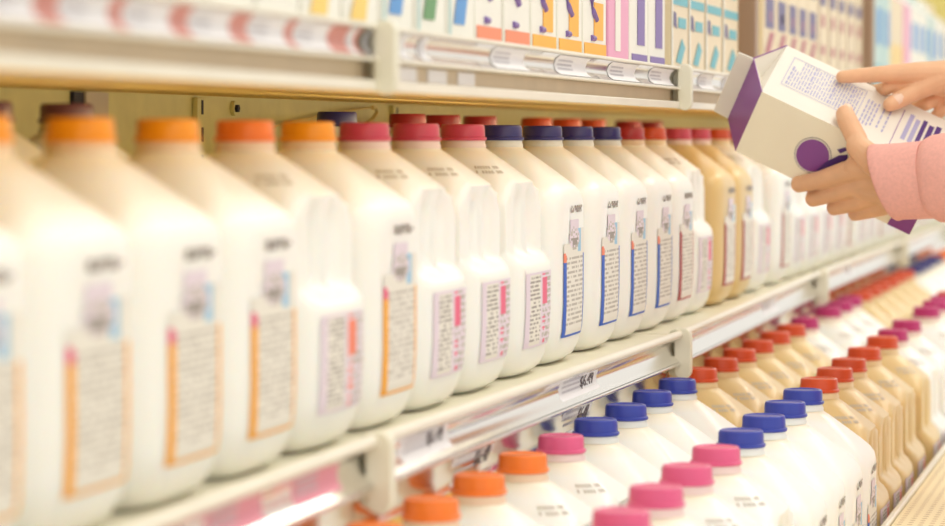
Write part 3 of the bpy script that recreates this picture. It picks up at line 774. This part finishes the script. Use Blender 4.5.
right.append([(wrR, .026), (wrR.lerp(elR, .3), .030), (elR, .040)])
shp = empty('person', (.27, 3.10, 0))
def hmesh(chains, vox): return remeshed(capsules(chains), 'body', vox, 5)
bm = bmesh.new()
bm.from_mesh(hmesh(left, .0013)); bm.from_mesh(hmesh(right, .0013))
sh = H - .16   # shoulder height
torso = [[(Vector((.27, 3.1, .92)), .13), (Vector((.27, 3.1, 1.1)), .12), (Vector((.27, 3.1, 1.24)), .13), (Vector((.27, 3.1, 1.33)), .07), (Vector((.26, 3.1, 1.44)), .052), (Vector((.24, 3.1, 1.52)), .075), (Vector((.24, 3.1, 1.58)), .085)],
         [(Vector((.27, 2.94, sh)), .052), (Vector((.27, 3.26, sh)), .052)], [(Vector((.27, 2.93, sh)), .048), (el, .038)], [(Vector((.27, 3.27, sh)), .048), (elR, .038)],
         [(Vector((.27, 3.02, .90)), .095), (Vector((.27, 3.01, .50)), .058), (Vector((.28, 3.0, .09)), .040), (Vector((.17, 2.99, .035)), .032)],
         [(Vector((.27, 3.18, .90)), .095), (Vector((.27, 3.19, .50)), .058), (Vector((.28, 3.2, .09)), .040), (Vector((.17, 3.21, .035)), .032)],
         [(Vector((.165, 3.1, 1.525)), .013), (Vector((.150, 3.1, 1.500)), .013)], [(Vector((.235, 3.012, 1.53)), .012), (Vector((.235, 3.012, 1.50)), .010)], [(Vector((.235, 3.188, 1.53)), .012), (Vector((.235, 3.188, 1.50)), .010)]]
bm.from_mesh(hmesh(torso, .008))
me = bpy.data.meshes.new('body'); bm.to_mesh(me); bm.free(); me.materials.append(M['skin']); me.polygons.foreach_set('use_smooth', [True] * len(me.polygons))
me.polygons.foreach_set('material_index', [0] * len(me.polygons))
def under(o, par):
    o.parent = par; o.matrix_parent_inverse = Matrix.Translation(par.location).inverted(); return o
bo = bpy.data.objects.new('body', me); COL.objects.link(bo); under(bo, shp)
def nail(p, along, up, w, l, name='nail'):
    """a small curved plate"""
    along = along.normalized(); side = along.cross(up).normalized(); up = side.cross(along).normalized(); m = MB(); n = 9
    vs = []; fs = []
    for i in range(n):
        for j in range(n):
            x = -1 + 2 * i / (n - 1); y = -1 + 2 * j / (n - 1)
            rx = x * math.sqrt(1 - y * y / 2); ry = y * math.sqrt(1 - x * x / 2)
            vs.append(p + along * (rx * l) + side * (ry * w) - up * (ry * ry * w * .45) - up * (max(0, rx) ** 2 * .001))
    for i in range(n - 1):
        for j in range(n - 1): fs.append((i * n + j, (i + 1) * n + j, (i + 1) * n + j + 1, i * n + j + 1))
    m.add(vs, fs, 'nail'); o = m.build(name, None, 60)
    s_ = o.modifiers.new('s', 'SOLIDIFY'); s_.thickness = .0006
    return under(o, shp)
tocam = -FW
nail(tt + (tocam * .6 - b * .8).normalized() * .0094 - (tip2 - tt).normalized() * .003, (tt - tip2), (tocam * .6 - b * .8), .0062, .0075)
tl = onT(845.0, 113.5, .0092)
nail(tl + (-b * .9 + tocam * .2).normalized() * .0096 + c * .002, c * 1 - a * .25, (-b * .9 + tocam * .3), .0060, .0068)
# pink sleeves
def loft(rings, k, name, thick=.0016):
    m = MB(); n = len(rings[0]); vs = [p for r in rings for p in r]
    m.add(vs, [(i * n + q, i * n + (q + 1) % n, (i + 1) * n + (q + 1) % n, (i + 1) * n + q) for i in range(len(rings) - 1) for q in range(n)], k)
    o = m.build(name, None, 60); s_ = o.modifiers.new('s', 'SOLIDIFY'); s_.thickness = thick; s_.offset = 0
    return under(o, shp)
def ring(ctr, ax, upv, ru, rs, skew=0, n=44, wob=0, seed=0):
    ax = ax.normalized(); sd = ax.cross(upv).normalized(); uu = sd.cross(ax).normalized(); out = []
    rnd = random.Random(seed); ph = rnd.random() * 6
    for q in range(n):
        t = math.tau * q / n
        w = 1 + wob * (math.sin(3 * t + ph) * .5 + math.sin(5 * t + 2 * ph) * .5)
        out.append(ctr + (uu * math.cos(t) * ru + sd * math.sin(t) * rs) * w + ax * (-skew * math.cos(t) * ru))
    return out
upc = (UP + RT * 0)
def along(d): return cc + ax * d
loft([ring(along(.0), ax, upc, .0415, .033, .30, seed=1), ring(along(.0016), ax, upc, .0425, .034, .30, seed=1), ring(along(.008), ax, upc, .0415, .0345, .28, wob=.006, seed=1), ring(along(.03), ax, upc, .0415, .036, .18, wob=.012, seed=2),
      ring(along(.052), ax, upc, .0420, .037, .10, wob=.010, seed=2), ring(along(.0525), ax, upc, .0410, .036, .10, wob=.010, seed=2)], 'shirt', 'cuff')
pts = [(.051, .039, .034), (.0535, .043, .038), (.062, .047, .043), (.085, .049, .045), (.12, .051, .047), (.16, .053, .05)]
loft([ring(along(d), ax, upc, ru, rs, .06, wob=.03 if i > 0 else .01, seed=4 + i // 2) for i, (d, ru, rs) in enumerate(pts)], 'shirt', 'sleeve')
shirt_chains = [[(along(.15), .050), (el, .056), (Vector((.27, 2.92, sh)), .066)], [(wrR.lerp(elR, .22), .040), (elR, .054), (Vector((.27, 3.28, sh)), .066)],
                [(Vector((.27, 3.1, .86)), .155), (Vector((.27, 3.1, 1.1)), .142), (Vector((.27, 3.1, 1.23)), .148)], [(Vector((.27, 2.93, sh)), .066), (Vector((.27, 3.27, sh)), .066)]]
me = remeshed(capsules(shirt_chains), 'shirt', .006, 6, mats='shirt'); me.materials.clear(); me.materials.append(M['shirt'])
so = bpy.data.objects.new('shirt', me); COL.objects.link(so); under(so, shp)
me = remeshed(capsules([[(Vector((.27, 3.03, .90)), .118), (Vector((.27, 3.01, .50)), .078), (Vector((.28, 3.0, .10)), .062)], [(Vector((.27, 3.17, .90)), .118), (Vector((.27, 3.19, .50)), .078), (Vector((.28, 3.2, .10)), .062)]]), 'trousers', .008, 5)
me.materials.clear(); me.materials.append(M['trousers']); so = bpy.data.objects.new('trousers', me); COL.objects.link(so); under(so, shp)
me = remeshed(capsules([[(Vector((.275, 3.1, 1.60)), .092), (Vector((.305, 3.1, 1.52)), .080), (Vector((.32, 3.1, 1.40)), .060)], [(Vector((.25, 3.04, 1.61)), .055), (Vector((.25, 3.16, 1.61)), .055)], [(Vector((.29, 3.03, 1.55)), .045), (Vector((.31, 3.04, 1.42)), .035)], [(Vector((.29, 3.17, 1.55)), .045), (Vector((.31, 3.16, 1.42)), .035)]]), 'hair', .006, 5)
me.materials.clear(); me.materials.append(M['hair']); so = bpy.data.objects.new('hair', me); COL.objects.link(so); under(so, shp)
tag(shp, 'person in a pink shirt turning a milk carton with both hands at the right edge', 'person')

# ------------------------------------------------------------------ the room
m = MB(); m.box(-1.2, 4, -2, 12, -.05, 0, 'floor'); tag(m.build('floor'), kind='structure')
for i in range(5):
    y = .2 + i * 2.1
    t = empty('ceiling_light', (.75, y, 3.6))
    m = MB(); m.box(-.32, .32, -.7, .7, -.07, -.001, 'whitemetal'); m.build('light_housing', t, bevel=.004)
    m = MB()
    for q in (-.5, .5): m.tube([(0, q, -.001), (0, q, .8)], .004, 'whitemetal')
    m.build('hanger_rod', t)
    m = MB(); m.box(-.28, .28, -.66, .66, -.078, -.0702, 'lamp'); m.build('diffuser', t)
    tag(t, 'fluorescent ceiling light over the aisle, %s from the camera end' % ORD[i + 1], 'ceiling light', 'ceiling lights over the aisle')
    l = bpy.data.lights.new('light', 'AREA'); l.shape = 'RECTANGLE'; l.size = .56; l.size_y = 1.3; l.energy = 2.6; l.color = (1, .95, .86)
    lo = bpy.data.objects.new('tube_glow', l); COL.objects.link(lo); lo.location = (.75, y, 3.515)
def tube(n, x, z, e, col, tilt):
    for i in range(6):
        yc = (YN[i] + YN[i + 1]) / 2
        l = bpy.data.lights.new(n, 'AREA'); l.shape = 'RECTANGLE'; l.size = .045 if 'front' in n else .02; l.size_y = bay * .96; l.energy = e; l.color = col
        o = bpy.data.objects.new(n, l); COL.objects.link(o); o.location = (x, yc, H + z); o.rotation_euler = (0, tilt, 0)
tube('shelf_lamp', -.742, .0335, .40, (1, .84, .52), math.radians(92))
tube('front_lamp', -.595, .0335, .34, (1, .94, .80), math.radians(8))  # unseen fill added above the caps to brighten the jug shoulders
tube('bin_lamp', -.590, -.238, .3, (1, .78, .46), math.radians(20))
Wd_ = bpy.data.worlds.new('store'); S.world = Wd_; Wd_.use_nodes = True
Wd_.node_tree.nodes['Background'].inputs[0].default_value = (1, .965, .895, 1); Wd_.node_tree.nodes['Background'].inputs[1].default_value = 1.15

cam = bpy.data.cameras.new('camera'); co = bpy.data.objects.new('camera', cam); COL.objects.link(co)
co.location = EYE; co.rotation_euler = (math.pi / 2 - PH, 0, TH)
cam.sensor_width = 36; cam.lens = F / 945 * 36; cam.clip_start = .05
cam.dof.use_dof = True; cam.dof.focus_distance = 2.75; cam.dof.aperture_fstop = 5.6
S.camera = co
S.view_settings.view_transform = 'Standard'; S.view_settings.look = 'None'; S.view_settings.gamma = 1; S.view_settings.exposure = -0.2
S.view_settings.use_curve_mapping = False
